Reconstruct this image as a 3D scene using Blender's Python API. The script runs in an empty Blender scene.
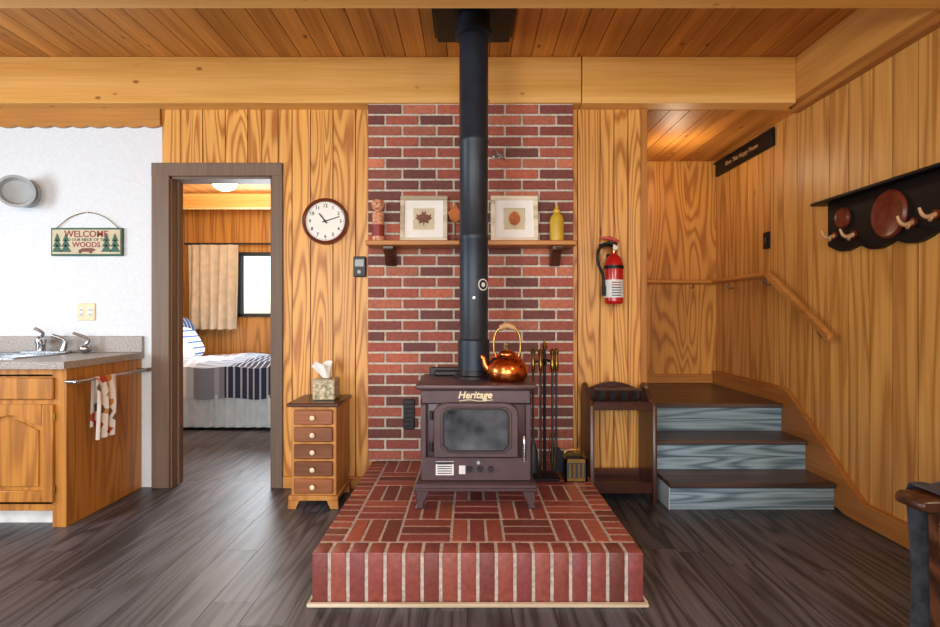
import bpy, bmesh, math, random
from mathutils import Matrix, Vector
random.seed(7)
sc=bpy.context.scene
def T(x,y,z): return Matrix.Translation((x,y,z))
def R(a,ax): return Matrix.Rotation(math.radians(a),4,ax)
def S(x,y,z): return Matrix.Diagonal((x,y,z,1))
def C(h,a=1):
    h=h.lstrip('#'); v=[int(h[i:i+2],16)/255 for i in (0,2,4)]
    return tuple([(c/12.92 if c<=.04045 else ((c+.055)/1.055)**2.4) for c in v]+[a])
# ---------------------------------------------------------------- materials
def newmat(name):
    m=bpy.data.materials.new(name); m.use_nodes=True
    nt=m.node_tree; b=nt.nodes['Principled BSDF']
    return m,nt,b
def N(nt,t,**k):
    n=nt.nodes.new(t)
    for a,v in k.items(): setattr(n,a,v)
    return n
def ramp(nt,stops,interp='LINEAR'):
    r=N(nt,'ShaderNodeValToRGB'); r.color_ramp.interpolation=interp
    e=r.color_ramp.elements
    e[0].position,e[0].color=stops[0]; e[1].position,e[1].color=stops[-1]
    for p,c in stops[1:-1]:
        q=e.new(p); q.color=c
    return r
def math_(nt,op,a,b=None,c=None,clamp=False):
    n=N(nt,'ShaderNodeMath',operation=op); n.use_clamp=clamp
    for i,v in enumerate((a,b,c)):
        if v is None: continue
        if isinstance(v,(int,float)): n.inputs[i].default_value=v
        else: nt.links.new(v,n.inputs[i])
    return n.outputs[0]
def plain(name,col,rough=.5,metal=0,var=.06,nscale=12,bump=0.0,emit=0,coat=0):
    m,nt,b=newmat(name); c=C(col)
    tc=N(nt,'ShaderNodeTexCoord'); no=N(nt,'ShaderNodeTexNoise'); no.inputs['Scale'].default_value=nscale
    no.inputs['Detail'].default_value=4
    nt.links.new(tc.outputs['Object'],no.inputs['Vector'])
    lo=tuple([x*(1-var*2) for x in c[:3]]+[1]); hi=tuple([min(1,x*(1+var*2)) for x in c[:3]]+[1])
    r=ramp(nt,[(.3,lo),(.7,hi)]); nt.links.new(no.outputs['Fac'],r.inputs[0])
    nt.links.new(r.outputs[0],b.inputs['Base Color'])
    b.inputs['Roughness'].default_value=rough; b.inputs['Metallic'].default_value=metal
    if coat: b.inputs['Coat Weight'].default_value=coat
    if bump:
        bp=N(nt,'ShaderNodeBump'); bp.inputs['Strength'].default_value=bump; bp.inputs['Distance'].default_value=.01
        nt.links.new(no.outputs['Fac'],bp.inputs['Height']); nt.links.new(bp.outputs[0],b.inputs['Normal'])
    if emit:
        b.inputs['Emission Color'].default_value=c; b.inputs['Emission Strength'].default_value=emit
    return m
def wood(name,light,dark,axis='Z',rings=38,nsc=3.2,rough=.45,knots=0.,var=.25,streak=.35,stretch=.10,bump=.08,sharp=1.0,knotcol='#5a2e10',kr0=.05,drift=.2):
    m,nt,b=newmat(name); L=nt.links
    tc=N(nt,'ShaderNodeTexCoord'); at=N(nt,'ShaderNodeAttribute'); at.attribute_name='rnd'
    mul=N(nt,'ShaderNodeVectorMath',operation='SCALE'); mul.inputs[0].default_value=(17.3,31.7,23.1)
    L.new(at.outputs['Fac'],mul.inputs['Scale'])
    add=N(nt,'ShaderNodeVectorMath',operation='ADD'); L.new(tc.outputs['Object'],add.inputs[0]); L.new(mul.outputs[0],add.inputs[1])
    mp=N(nt,'ShaderNodeMapping'); L.new(add.outputs[0],mp.inputs[0])
    s=[1,1,1]; s['XYZ'.index(axis)]=stretch; mp.inputs['Scale'].default_value=s
    n1=N(nt,'ShaderNodeTexNoise'); n1.inputs['Scale'].default_value=nsc; n1.inputs['Detail'].default_value=1.5; n1.inputs['Distortion'].default_value=.25
    L.new(mp.outputs[0],n1.inputs['Vector'])
    sn=math_(nt,'SINE',math_(nt,'MULTIPLY',n1.outputs['Fac'],rings*2))
    g=math_(nt,'MULTIPLY_ADD',sn,.5,.5)
    g=math_(nt,'POWER',g,sharp)
    mp2=N(nt,'ShaderNodeMapping'); L.new(add.outputs[0],mp2.inputs[0]); s2=[1,1,1]; s2['XYZ'.index(axis)]=.03; mp2.inputs['Scale'].default_value=s2
    n2=N(nt,'ShaderNodeTexNoise'); n2.inputs['Scale'].default_value=70; n2.inputs['Detail'].default_value=3
    L.new(mp2.outputs[0],n2.inputs['Vector'])
    f=math_(nt,'ADD',math_(nt,'MULTIPLY',g,1-streak),math_(nt,'MULTIPLY',n2.outputs['Fac'],streak*1.3))
    rp=ramp(nt,[(.15,C(light)),(.9,C(dark))]); L.new(f,rp.inputs[0]); col=rp.outputs[0]
    n3=N(nt,'ShaderNodeTexNoise'); n3.inputs['Scale'].default_value=1.1; L.new(add.outputs[0],n3.inputs['Vector'])
    v=math_(nt,'ADD',math_(nt,'MULTIPLY_ADD',at.outputs['Fac'],var,1-var*.6),math_(nt,'MULTIPLY_ADD',n3.outputs['Fac'],drift,-drift/2))
    hs=N(nt,'ShaderNodeHueSaturation'); L.new(v,hs.inputs['Value']); L.new(col,hs.inputs['Color']); col=hs.outputs[0]
    if knots:
        vo=N(nt,'ShaderNodeTexVoronoi'); vo.inputs['Scale'].default_value=knots
        mp3=N(nt,'ShaderNodeMapping'); L.new(add.outputs[0],mp3.inputs[0]); s3=[1,1,1]; s3['XYZ'.index(axis)]=.55; mp3.inputs['Scale'].default_value=s3
        L.new(mp3.outputs[0],vo.inputs['Vector'])
        kr=ramp(nt,[(kr0,(1,1,1,1)),(kr0*2.2,(0,0,0,1))]); L.new(vo.outputs['Distance'],kr.inputs[0])
        mx=N(nt,'ShaderNodeMix',data_type='RGBA'); L.new(kr.outputs[0],mx.inputs[0]); L.new(col,mx.inputs[6]); mx.inputs[7].default_value=C(knotcol)
        col=mx.outputs[2]
    L.new(col,b.inputs['Base Color']); b.inputs['Roughness'].default_value=rough
    bp=N(nt,'ShaderNodeBump'); bp.inputs['Strength'].default_value=bump; bp.inputs['Distance'].default_value=.004
    L.new(f,bp.inputs['Height']); L.new(bp.outputs[0],b.inputs['Normal'])
    return m
def brickmat(name,cols,rough=.75,lo=.5,amp=1.1):
    m,nt,b=newmat(name); L=nt.links
    tc=N(nt,'ShaderNodeTexCoord'); at=N(nt,'ShaderNodeAttribute'); at.attribute_name='rnd'
    r=ramp(nt,[(i/len(cols),C(c)) for i,c in enumerate(cols)]); L.new(at.outputs['Fac'],r.inputs[0])
    n=N(nt,'ShaderNodeTexNoise'); n.inputs['Scale'].default_value=45; n.inputs['Detail'].default_value=6; L.new(tc.outputs['Object'],n.inputs['Vector'])
    hs=N(nt,'ShaderNodeHueSaturation'); L.new(math_(nt,'MULTIPLY_ADD',n.outputs['Fac'],amp,lo),hs.inputs['Value']); L.new(r.outputs[0],hs.inputs['Color'])
    L.new(hs.outputs[0],b.inputs['Base Color']); b.inputs['Roughness'].default_value=rough
    bp=N(nt,'ShaderNodeBump'); bp.inputs['Strength'].default_value=.45; bp.inputs['Distance'].default_value=.004
    L.new(n.outputs['Fac'],bp.inputs['Height']); L.new(bp.outputs[0],b.inputs['Normal'])
    return m
M_ply=wood('pine_plywood','#edb05c','#b06c28',rings=46,nsc=6.0,var=.10,streak=.42,rough=.42,sharp=2.4,stretch=.10,knots=2.2,kr0=.03,knotcol='#7a4318')
M_plyR=wood('pine_panel_right','#dca457','#a66d2e',rings=22,nsc=5.5,var=.12,streak=.55,rough=.42,sharp=2.0,stretch=.06,knots=2.4,kr0=.035,knotcol='#7a4318')
M_plyA=wood('plywood_alcove','#dc9a45','#a86722',rings=52,nsc=4.2,var=.1,streak=.42,stretch=.14,sharp=2.2)
M_groove=plain('groove_backing_wood','#4a2a10',.8)  # dark brown backing wood, visible in the gaps between boards
M_ceil=wood('ceiling_pine','#e39c48','#ad6d28',axis='Y',rings=12,nsc=4,var=.28,streak=.6,knots=7,rough=.5,knotcol='#7a431c')
M_beam=wood('beam_fir','#f3c071','#d69a48',axis='X',rings=10,nsc=3,var=.08,streak=.55,knots=8,rough=.5,stretch=.05,knotcol='#9a5a24',kr0=.05)
M_beamY=wood('beam_fir_y','#e9b060','#c6893f',axis='Y',rings=10,nsc=3,var=.08,streak=.55,knots=7,rough=.5,stretch=.05,knotcol='#8a4d1c',kr0=.05)
M_trimX=wood('trim_pine_x','#dc9c4c','#a8682a',axis='X',rings=8,var=.1,streak=.6)
M_val=wood('valance_pine','#d49a50','#b07636',axis='X',rings=8,var=.0,streak=.7,drift=.1)
M_trimY=wood('trim_pine_y','#c98c46','#9a5f28',axis='Y',rings=8,var=.1,streak=.6)
M_trimZ=wood('trim_pine_z','#dc9c4c','#a8682a',axis='Z',rings=8,var=.1,streak=.6)
M_casing=wood('casing_brown','#806a5a','#64503f',axis='Z',rings=5,var=.1,streak=.7,rough=.5)
M_floor=wood('laminate_floor','#64646a','#28282c',axis='Y',rings=26,nsc=7,var=.45,streak=.55,rough=.43,stretch=.09,bump=.04,sharp=1.3)
M_grayX=wood('weathered_riser','#a4bac3','#4c6670',axis='X',rings=34,nsc=9,var=.2,streak=.55,rough=.5,stretch=.07,sharp=1.6)
M_tread=wood('tread_brown','#6b574c','#3a2e29',axis='X',rings=16,nsc=5,var=.2,streak=.6,rough=.36,stretch=.06)
M_dwood=wood('dark_walnut','#5f3828','#381c12',axis='Z',rings=10,nsc=5,var=.1,streak=.5,rough=.3)
M_dwoodX=wood('dark_walnut_x','#5f3828','#381c12',axis='X',rings=10,nsc=5,var=.1,streak=.5,rough=.3)
M_oak=wood('honey_oak','#cc8a3a','#9a6026',axis='Z',rings=26,nsc=6,var=.04,streak=.6,rough=.4,sharp=2,drift=.08)
M_chest=wood('chest_pine','#d89a4c','#a86c30',axis='Z',rings=12,nsc=6,var=.1,streak=.6,rough=.4)
M_drawer=wood('drawer_wood','#a3633a','#70401f',axis='X',rings=12,nsc=5,var=.15,streak=.5,rough=.35)
M_bench=wood('armchair_walnut','#6e452c','#3a2013',axis='X',rings=14,nsc=5,rough=.3)
M_white=plain('white_drywall','#dde3e8',.85,var=.02,bump=.05,nscale=60)
M_black=plain('black_metal','#15171a',.45,.6)
M_pipe=plain('stovepipe_enamel','#232c38',.42,.3,var=.1)
M_stove=plain('stove_brown_enamel','#523e40',.36,.25,var=.08)
M_stoveD=plain('stove_dark_iron','#282224',.4,.4)
M_glass=plain('stove_glass','#4c4d50',.12,.45,var=.45,nscale=7)
M_cream=plain('cream','#e6d7ae',.5)
M_brick=brickmat('brick_wall',['#70392f','#93493a','#5c322f','#a5573f','#7b4035','#b56a4c','#623632'],lo=.62,amp=1.2)
M_brickH=brickmat('brick_hearth',['#743a31','#8a453a','#61312b','#9c5440','#7c3d39'],.45,lo=.55,amp=1.1)
M_mortar=plain('mortar','#c6bdae',.95,var=.12,nscale=60,bump=.3)
M_mortarH=plain('mortar_hearth','#b8aca0',.9,var=.15,nscale=60,bump=.3)
M_copper=plain('copper','#c8703a',.2,1,var=.05)
M_brass=plain('brass','#a8884a',.3,1)
M_steel=plain('brushed_steel','#b8bcc0',.25,1)
M_gray=plain('gray_plastic','#a4abae',.45)
M_grayd=plain('dark_gray_plastic','#2b2d30',.5)
M_red=plain('extinguisher_red','#b01518',.25,coat=.5)
M_label=plain('label_paper','#e0e0dc',.6)
M_paper=plain('paper_white','#eceae4',.8,var=.02)
M_yel=plain('mustard_yellow','#c9a52c',.45)
M_pinkjar=plain('pink_orange_jar','#c98a6a',.5,var=.35,nscale=60)
M_orange=plain('leaf_orange','#b5652a',.7,var=.2)
M_leaf=plain('leaf_brown','#7b4a3a',.7,var=.2)
M_frame=wood('frame_whitewash','#e8dcc4','#b8a688',axis='X',rings=10,nsc=8,rough=.6)
M_counter=plain('laminate_counter','#a39c94',.35,var=.35,nscale=180)
M_green=plain('sign_green','#2c5a48',.6)
M_signbg=plain('sign_cream','#c9bc9c',.6)
M_redp=plain('red_paint','#8c2a24',.5)
M_redwood=plain('red_oval_wood','#642818',.3,var=.2,nscale=30)
M_antler=plain('antler_tan','#b98d62',.5)
M_curtain=plain('curtain_beige','#d8cdb6',.9,var=.05)
M_sheet=plain('bedskirt_blue','#c4d6e2',.9)
M_stairside=plain('stair_side_paint','#b9c9d0',.6)
M_clockf=plain('clock_face','#eeece4',.5,var=.01)
M_clockr=plain('clock_rim','#6a2f1c',.25,coat=.4)
M_lampg=plain('ceiling_globe','#ffe2b0',.4,emit=12)
M_fabric=plain('gray_fabric','#3b3c42',.95,var=.2,nscale=30,bump=.5)
M_green_g=plain('ground_grass','#7b8a55',1,var=.3,nscale=2)
M_tissuebox=plain('tissue_box_print','#b5a989',.6,var=.35,nscale=50)
M_glassw=newmat('window_glass')[0]
_b=M_glassw.node_tree.nodes['Principled BSDF']; _b.inputs['Transmission Weight'].default_value=1; _b.inputs['Roughness'].default_value=.0; _b.inputs['IOR'].default_value=1.01
def stripes(name,c1,c2,axis,freq,thr=.5):
    m,nt,b=newmat(name); L=nt.links
    tc=N(nt,'ShaderNodeTexCoord'); sx=N(nt,'ShaderNodeSeparateXYZ'); L.new(tc.outputs['Object'],sx.inputs[0])
    f=math_(nt,'FRACT',math_(nt,'MULTIPLY',sx.outputs['XYZ'.index(axis)],freq))
    g=math_(nt,'GREATER_THAN',f,thr)
    mx=N(nt,'ShaderNodeMix',data_type='RGBA'); L.new(g,mx.inputs[0]); mx.inputs[6].default_value=C(c1); mx.inputs[7].default_value=C(c2)
    L.new(mx.outputs[2],b.inputs['Base Color']); b.inputs['Roughness'].default_value=.9
    return m
M_q1=stripes('quilt_navy_stripe','#24304c','#a8b0c0','X',16,.74)
M_q2=stripes('quilt_gray','#98a4b4','#7c8798','Y',14,.6)
M_q3=stripes('quilt_light','#b6c3d2','#e2e8ee','X',9,.7)
M_pillow=stripes('pillow_blue_stripe','#eef3f8','#3c68ac','Z',16,.7)
M_pillow2=stripes('pillow_navy','#26406e','#b9c6d8','Y',14,.8)
def towelmat():
    m,nt,b=newmat('towel_print'); L=nt.links
    tc=N(nt,'ShaderNodeTexCoord'); vo=N(nt,'ShaderNodeTexVoronoi'); vo.inputs['Scale'].default_value=22; L.new(tc.outputs['Object'],vo.inputs['Vector'])
    sx=N(nt,'ShaderNodeSeparateColor'); L.new(vo.outputs['Color'],sx.inputs[0])
    r=ramp(nt,[(0,C('#e6e0d8')),(.6,C('#b8452a')),(.7,C('#e6e0d8')),(.8,C('#6a6058')),(.86,C('#c98a3a')),(.92,C('#e6e0d8'))],'CONSTANT'); L.new(sx.outputs[0],r.inputs[0])
    L.new(r.outputs[0],b.inputs['Base Color']); b.inputs['Roughness'].default_value=.95
    return m
M_towel=towelmat()
# ---------------------------------------------------------------- mesh builder
class MB:
    def __init__(s,name): s.name=name; s.v=[];s.f=[];s.mi=[];s.rn=[];s.sm=[];s.mats=[];s.M=Matrix.Identity(4)
    def mid(s,m):
        if m not in s.mats: s.mats.append(m)
        return s.mats.index(m)
    def raw(s,vs,fs,mat,rnd=None,smooth=False):
        o=len(s.v); s.v+=[tuple(s.M@Vector(p)) for p in vs]; i=s.mid(mat)
        r=random.random() if rnd is None else rnd
        for f in fs: s.f.append([a+o for a in f]); s.mi.append(i); s.rn.append(r); s.sm.append(smooth)
    def box(s,x0,x1,y0,y1,z0,z1,mat,bev=0,rnd=None,seg=1):
        x0,x1=min(x0,x1),max(x0,x1); y0,y1=min(y0,y1),max(y0,y1); z0,z1=min(z0,z1),max(z0,z1)
        vs=[(x0,y0,z0),(x1,y0,z0),(x1,y1,z0),(x0,y1,z0),(x0,y0,z1),(x1,y0,z1),(x1,y1,z1),(x0,y1,z1)]
        fs=[(0,3,2,1),(4,5,6,7),(0,1,5,4),(1,2,6,5),(2,3,7,6),(3,0,4,7)]
        if bev<=0: s.raw(vs,fs,mat,rnd); return
        s.bmraw(vs,fs,mat,bev,seg,rnd)
    def bmraw(s,vs,fs,mat,bev,seg=1,rnd=None,smooth=False):
        bm=bmesh.new(); bv=[bm.verts.new(p) for p in vs]
        for f in fs: bm.faces.new([bv[i] for i in f])
        bmesh.ops.recalc_face_normals(bm,faces=bm.faces)
        bmesh.ops.bevel(bm,geom=list(bm.edges),offset=bev,segments=seg,affect='EDGES',profile=.5,clamp_overlap=True)
        bm.verts.index_update()
        s.raw([v.co[:] for v in bm.verts],[[v.index for v in f.verts] for f in bm.faces],mat,rnd,smooth)
        bm.free()
    def prism(s,poly,plane,a0,a1,mat,bev=0,rnd=None,smooth=False):
        def p3(u,w,a):
            return {'xz':(u,a,w),'yz':(a,u,w),'xy':(u,w,a)}[plane]
        n=len(poly); vs=[p3(u,w,a0) for u,w in poly]+[p3(u,w,a1) for u,w in poly]
        fs=[list(range(n)),list(range(2*n-1,n-1,-1))]+[(i,(i+1)%n,n+(i+1)%n,n+i) for i in range(n)]
        if bev: s.bmraw(vs,fs,mat,bev,1,rnd)
        else:
            bm=bmesh.new(); bv=[bm.verts.new(p) for p in vs]
            for f in fs: bm.faces.new([bv[i] for i in f])
            bmesh.ops.recalc_face_normals(bm,faces=bm.faces); bm.verts.index_update()
            s.raw([v.co[:] for v in bm.verts],[[v.index for v in f.verts] for f in bm.faces],mat,rnd); bm.free()
    def lathe(s,prof,mat,M=None,segs=32,smooth=True,rnd=None):
        old=s.M; 
        if M is not None: s.M=s.M@M
        vs=[];n=len(prof)
        for r,z in prof:
            for i in range(segs):
                a=2*math.pi*i/segs; vs.append((max(r,1e-5)*math.cos(a),max(r,1e-5)*math.sin(a),z))
        fs=[]
        for j in range(n-1):
            for i in range(segs):
                k=(i+1)%segs; fs.append((j*segs+i,j*segs+k,(j+1)*segs+k,(j+1)*segs+i))
        fs.append(list(range(segs))[::-1]); fs.append([(n-1)*segs+i for i in range(segs)])
        s.raw(vs,fs,mat,rnd,smooth); s.M=old
    def cyl(s,p0,p1,r,mat,r1=None,segs=20,smooth=True):
        p0=Vector(p0);p1=Vector(p1);d=p1-p0; q=d.to_track_quat('Z','Y').to_matrix().to_4x4()
        r1=r if r1 is None else r1
        s.lathe([(0,0),(r,0),(r,1e-4),(r1,d.length-1e-4),(r1,d.length),(0,d.length)],mat,Matrix.Translation(p0)@q,segs,smooth)
    def tube(s,pts,r,mat,segs=12,sub=0):
        pts=[Vector(p) for p in pts]
        if sub:
            out=[]
            n=len(pts)
            for i in range(n-1):
                p0=pts[max(i-1,0)];p1=pts[i];p2=pts[i+1];p3=pts[min(i+2,n-1)]
                for k in range(sub):
                    t=k/sub
                    out.append(.5*((2*p1)+(-p0+p2)*t+(2*p0-5*p1+4*p2-p3)*t*t+(-p0+3*p1-3*p2+p3)*t**3))
            out.append(pts[-1]); pts=out
        n=len(pts); vs=[];prev=None
        for i,p in enumerate(pts):
            t=(pts[min(i+1,n-1)]-pts[max(i-1,0)]).normalized()
            if prev is None:
                a=Vector((0,0,1)) if abs(t.z)<.9 else Vector((1,0,0)); u=t.cross(a).normalized()
            else: u=(prev-t*prev.dot(t)).normalized()
            prev=u; w=t.cross(u); rr=r if not isinstance(r,(list,tuple)) else r[0]+(r[1]-r[0])*i/(n-1)
            for k in range(segs):
                an=2*math.pi*k/segs; vs.append(p+u*math.cos(an)*rr+w*math.sin(an)*rr)
        fs=[]
        for j in range(n-1):
            for i in range(segs):
                k=(i+1)%segs; fs.append((j*segs+i,j*segs+k,(j+1)*segs+k,(j+1)*segs+i))
        fs.append(list(range(segs))[::-1]); fs.append([(n-1)*segs+i for i in range(segs)])
        s.raw(vs,fs,mat,None,True)
    def sell(s,c,rad,mat,e1=1,e2=1,nu=32,nv=16,M=None):
        old=s.M
        s.M=s.M@T(*c)@(M if M is not None else Matrix.Identity(4))
        sp=lambda v,e:math.copysign(abs(v)**e,v); vs=[];fs=[]
        for j in range(nv+1):
            ph=-math.pi/2+math.pi*j/nv
            for i in range(nu):
                th=2*math.pi*i/nu
                vs.append((rad[0]*sp(math.cos(ph),e1)*sp(math.cos(th),e2),rad[1]*sp(math.cos(ph),e1)*sp(math.sin(th),e2),rad[2]*sp(math.sin(ph),e1)))
        for j in range(nv):
            for i in range(nu):
                k=(i+1)%nu; fs.append((j*nu+i,j*nu+k,(j+1)*nu+k,(j+1)*nu+i))
        s.raw(vs,fs,mat,None,True); s.M=old
    def grid(s,fn,nu,nv,mat):
        vs=[fn(i/nu,j/nv) for j in range(nv+1) for i in range(nu+1)]
        fs=[(j*(nu+1)+i,j*(nu+1)+i+1,(j+1)*(nu+1)+i+1,(j+1)*(nu+1)+i) for j in range(nv) for i in range(nu)]
        s.raw(vs,fs,mat,None,True)
    def text(s,body,size,M,mat,ext=.001,shear=0,align='CENTER',off=0):
        cu=bpy.data.curves.new('t','FONT'); cu.body=body; cu.size=size; cu.extrude=ext; cu.shear=shear; cu.align_x=align; cu.align_y='CENTER'; cu.offset=off; cu.resolution_u=3
        ob=bpy.data.objects.new('t',cu); sc.collection.objects.link(ob)
        dg=bpy.context.evaluated_depsgraph_get(); me=bpy.data.meshes.new_from_object(ob.evaluated_get(dg))
        old=s.M; s.M=s.M@M
        s.raw([v.co[:] for v in me.vertices],[list(p.vertices) for p in me.polygons],mat); s.M=old
        bpy.data.objects.remove(ob); bpy.data.curves.remove(cu); bpy.data.meshes.remove(me)
    def done(s,auto=True):
        me=bpy.data.meshes.new(s.name)
        lo=[min(p[i] for p in s.v) for i in range(3)]; hi=[max(p[i] for p in s.v) for i in range(3)]
        c=((lo[0]+hi[0])/2,(lo[1]+hi[1])/2,lo[2])
        me.from_pydata([(p[0]-c[0],p[1]-c[1],p[2]-c[2]) for p in s.v],[],s.f)
        for m in s.mats: me.materials.append(m)
        me.polygons.foreach_set('material_index',s.mi); me.polygons.foreach_set('use_smooth',s.sm)
        a=me.attributes.new('rnd','FLOAT','FACE'); a.data.foreach_set('value',s.rn)
        me.update()
        try: me.set_sharp_from_angle(angle=math.radians(40))
        except Exception: pass
        ob=bpy.data.objects.new(s.name,me); ob.location=c; sc.collection.objects.link(ob); return ob
FACE=R(90,'X')           # text standing upright facing -Y
TOLEFT=R(-90,'Z')@R(90,'X')  # text on right wall facing -X
W=3.37; CZ=2.43; RX=2.13; LX=-4.3
# ---------------------------------------------------------------- floor
def planks(mb,x0,x1,y0,y1,z0,z1,mat,w,lmin,lmax,gap=.002):
    x=x0
    while x<x1-1e-4:
        xe=min(x+w,x1); y=y0-random.uniform(0,lmin)
        while y<y1:
            ye=y+random.uniform(lmin,lmax); a=max(y,y0); b=min(ye,y1)
            if b-a>.01: mb.box(x+gap/2,xe-gap/2,a+gap/2,b-gap/2,z0,z1,mat)
            y=ye
        x=xe
m=MB('floor'); m.box(LX,RX,-2.7,W+.1,-.06,-.004,M_groove); planks(m,LX,RX,-2.7,W+.12,-.01,0,M_floor,.165,.9,1.3); m.done()
m=MB('floor_bedroom'); m.box(-3.6,-.9,W+.12,6.55,-.06,-.004,M_groove); planks(m,-3.6,-.9,W+.12,6.55,-.01,0,M_floor,.165,.9,1.3); m.done()
# ---------------------------------------------------------------- ceiling
m=MB('ceiling'); m.box(LX-.1,RX+.1,-2.8,W+.1,2.735,2.8,M_groove)
x=LX
while x<RX:
    m.box(x+.0025,min(x+.13,RX)-.0025,-2.7,W+.1,2.72,2.737,M_ceil); x+=.13
m.done()
m=MB('ceiling_beam'); m.box(LX,.694,3.25,3.36,CZ,2.72,M_beam,.004,.3); m.box(.70,2.03,3.25,3.36,CZ,2.72,M_beam,.004,.8); m.done()
m=MB('ceiling_beam'); m.box(LX,2.03,2.13,2.245,CZ,2.72,M_beam,.004); m.done()
m=MB('ceiling_beam'); m.box(LX,2.03,.9,1.02,CZ,2.72,M_beam,.004); m.done()
m=MB('trim_1'); m.box(2.03,RX,-2.6,3.36,CZ+.02,2.72,M_beamY,.004); m.box(2.07,RX,-2.6,3.36,CZ-.02,CZ+.02,M_trimY,.003); m.done()
# ---------------------------------------------------------------- back wall
def vboards(m,x0,x1,z0,z1,yf,yb,mat,gap=.006):
    rg=random.Random(11); a0=-2.1
    while a0<x1:
        w_=rg.choice([.09,.105,.118,.118,.145]); r_=rg.random()
        a=max(x0,a0+gap/2); b=min(x1,a0+w_-gap/2)
        if b-a>.004: m.box(a,b,yf,yb,z0,z1,mat,0,r_)
        a0+=w_
m=MB('wall_back')
m.box(-1.98,-1.93,W,W+.1,0,2.72,M_groove); m.box(-1.27,1.13,W,W+.1,0,2.72,M_groove); m.box(-1.93,-1.27,W,W+.1,2.01,2.72,M_groove)
vboards(m,-1.98,-1.27,2.01,CZ+.05,W-.012,W,M_ply); vboards(m,-1.27,1.13,0,CZ+.05,W-.012,W,M_ply)
m.box(LX,-1.93,W,W+.1,0,2.01,M_white); m.box(LX,-1.98,W,W+.1,2.01,2.72,M_white)
m.done()
m=MB('trim_2') # scalloped valance above the kitchen wall
poly=[(LX,CZ)]
n=60
for i in range(n*4+1):
    t=i/(n*4); poly.append((LX+(-1.985-LX)*t,2.325-.012*abs(math.sin(t*n*math.pi/3))))
poly.append((-1.985,CZ)); m.prism(poly,'xz',W-.03,W-.002,M_val); m.done()
m=MB('trim_door')
for x0,x1 in ((-2.04,-1.925),(-1.272,-1.20)):
    m.box(x0,x1,W-.03,W-.001,0,2.075,M_casing,.004)
m.box(-2.04,-1.20,W-.032,W-.001,2.0,2.085,M_casing,.004)
m.box(-1.9295,-1.917,W-.012,W+.12,0,2.0,M_casing); m.box(-1.283,-1.2705,W-.012,W+.12,0,2.0,M_casing); m.box(-1.93,-1.27,W-.012,W+.12,1.985,2.009,M_casing)
m.box(-1.917,-1.905,W+.05,W+.075,0,1.985,M_casing)
m.done()
m=MB('baseboard_back'); m.box(-1.198,-.645,W-.03,W-.013,0,.075,M_trimX,.003); m.box(.652,1.11,W-.03,W-.013,0,.075,M_trimX,.003); m.done()
m=MB('trim_3'); m.box(1.095,1.135,W-.03,W-.0125,0,CZ,M_trimZ,.003); m.done()
m=MB('wall_left'); m.box(LX-.1,LX,-2.7,W+.1,0,2.72,M_white); m.done()
# alcove
m=MB('wall_alcove_left'); m.box(1.03,1.13,W+.1,4.5,0,CZ,M_plyA); m.done()
m=MB('wall_alcove_back'); m.box(1.03,RX+.1,4.5,4.6,0,CZ+.05,M_plyA,0,.37); m.done()
m=MB('ceiling_alcove'); m.box(1.03,RX+.1,3.37,4.6,CZ+.018,CZ+.08,M_groove)
x=1.03
while x<RX: m.box(x+.003,x+.127,3.37,4.5,CZ,CZ+.018,M_ceil); x+=.13
m.done()
m=MB('wall_right'); m.box(RX,RX+.1,-2.7,4.6,0,2.72,M_groove)
y=-2.7
while y<4.5:
    m.box(RX-.012,RX,y+.0035,min(y+.152,4.5)-.0035,0,CZ+.03,M_plyR); y+=.152
m.done()
m=MB('wall_rear')
m.box(LX,RX,-2.8,-2.7,0,.5,M_plyA); m.box(LX,RX,-2.8,-2.7,2.3,2.72,M_plyA)
for a,b in ((LX,-3.2),(-1.2,-.8),(1.4,RX)): m.box(a,b,-2.8,-2.7,.5,2.3,M_plyA)
m.done()
# bedroom shell
m=MB('wall_bedroom_back')
BX0,BX1,BZ0,BZ1=-2.88,-1.9,1.08,1.88
m.box(-3.65,-.9,6.5,6.6,0,BZ0,M_plyR); m.box(-3.65,-.9,6.5,6.6,BZ1,2.5,M_plyR); m.box(-3.65,BX0,6.5,6.6,BZ0,BZ1,M_plyR); m.box(BX1,-.9,6.5,6.6,BZ0,BZ1,M_plyR)
m.done()
m=MB('wall_bedroom_left'); m.box(-3.65,-3.55,W+.1,6.5,0,2.5,M_plyR); m.done()
m=MB('wall_bedroom_right'); m.box(-1.0,-.9,W+.1,6.5,0,2.5,M_plyR); m.done()
m=MB('ceiling_bedroom'); m.box(-3.65,-.9,W+.1,6.6,2.43,2.5,M_ceil); m.done()
m=MB('bedroom_ceiling_beam'); m.box(-3.55,-1.0,5.7,5.82,2.28,2.43,M_beam,.004); m.done()
m=MB('window_1')
f=.04
m.box(BX0,BX1,6.47,6.56,BZ0,BZ0+f,M_grayd); m.box(BX0,BX1,6.47,6.56,BZ1-f,BZ1,M_grayd); m.box(BX0,BX0+f,6.47,6.56,BZ0,BZ1,M_grayd); m.box(BX1-f,BX1,6.47,6.56,BZ0,BZ1,M_grayd); m.box(-2.4,-2.37,6.48,6.55,BZ0,BZ1,M_grayd)
m.box(BX0+f,BX1-f,6.52,6.524,BZ0+f,BZ1-f,M_glassw); m.done()
m=MB('ground'); m.box(-60,60,-60,60,-.3,-.2,M_green_g); m.done()
m=MB('curtain')
def cur(u,v):
    p=.045*math.sin(u*36)*(.55+.45*v)
    return (-3.46+.64*u+.012*math.sin(u*36+1.2)-.02*v*(u-.5),6.39+p+.012*math.sin(u*13+v*3),1.96-1.03*v+.006*math.sin(u*36)*v)
m.grid(cur,120,10,M_curtain)
m.cyl((-3.5,6.40,1.975),(-1.8,6.40,1.975),.012,M_grayd)
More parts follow.
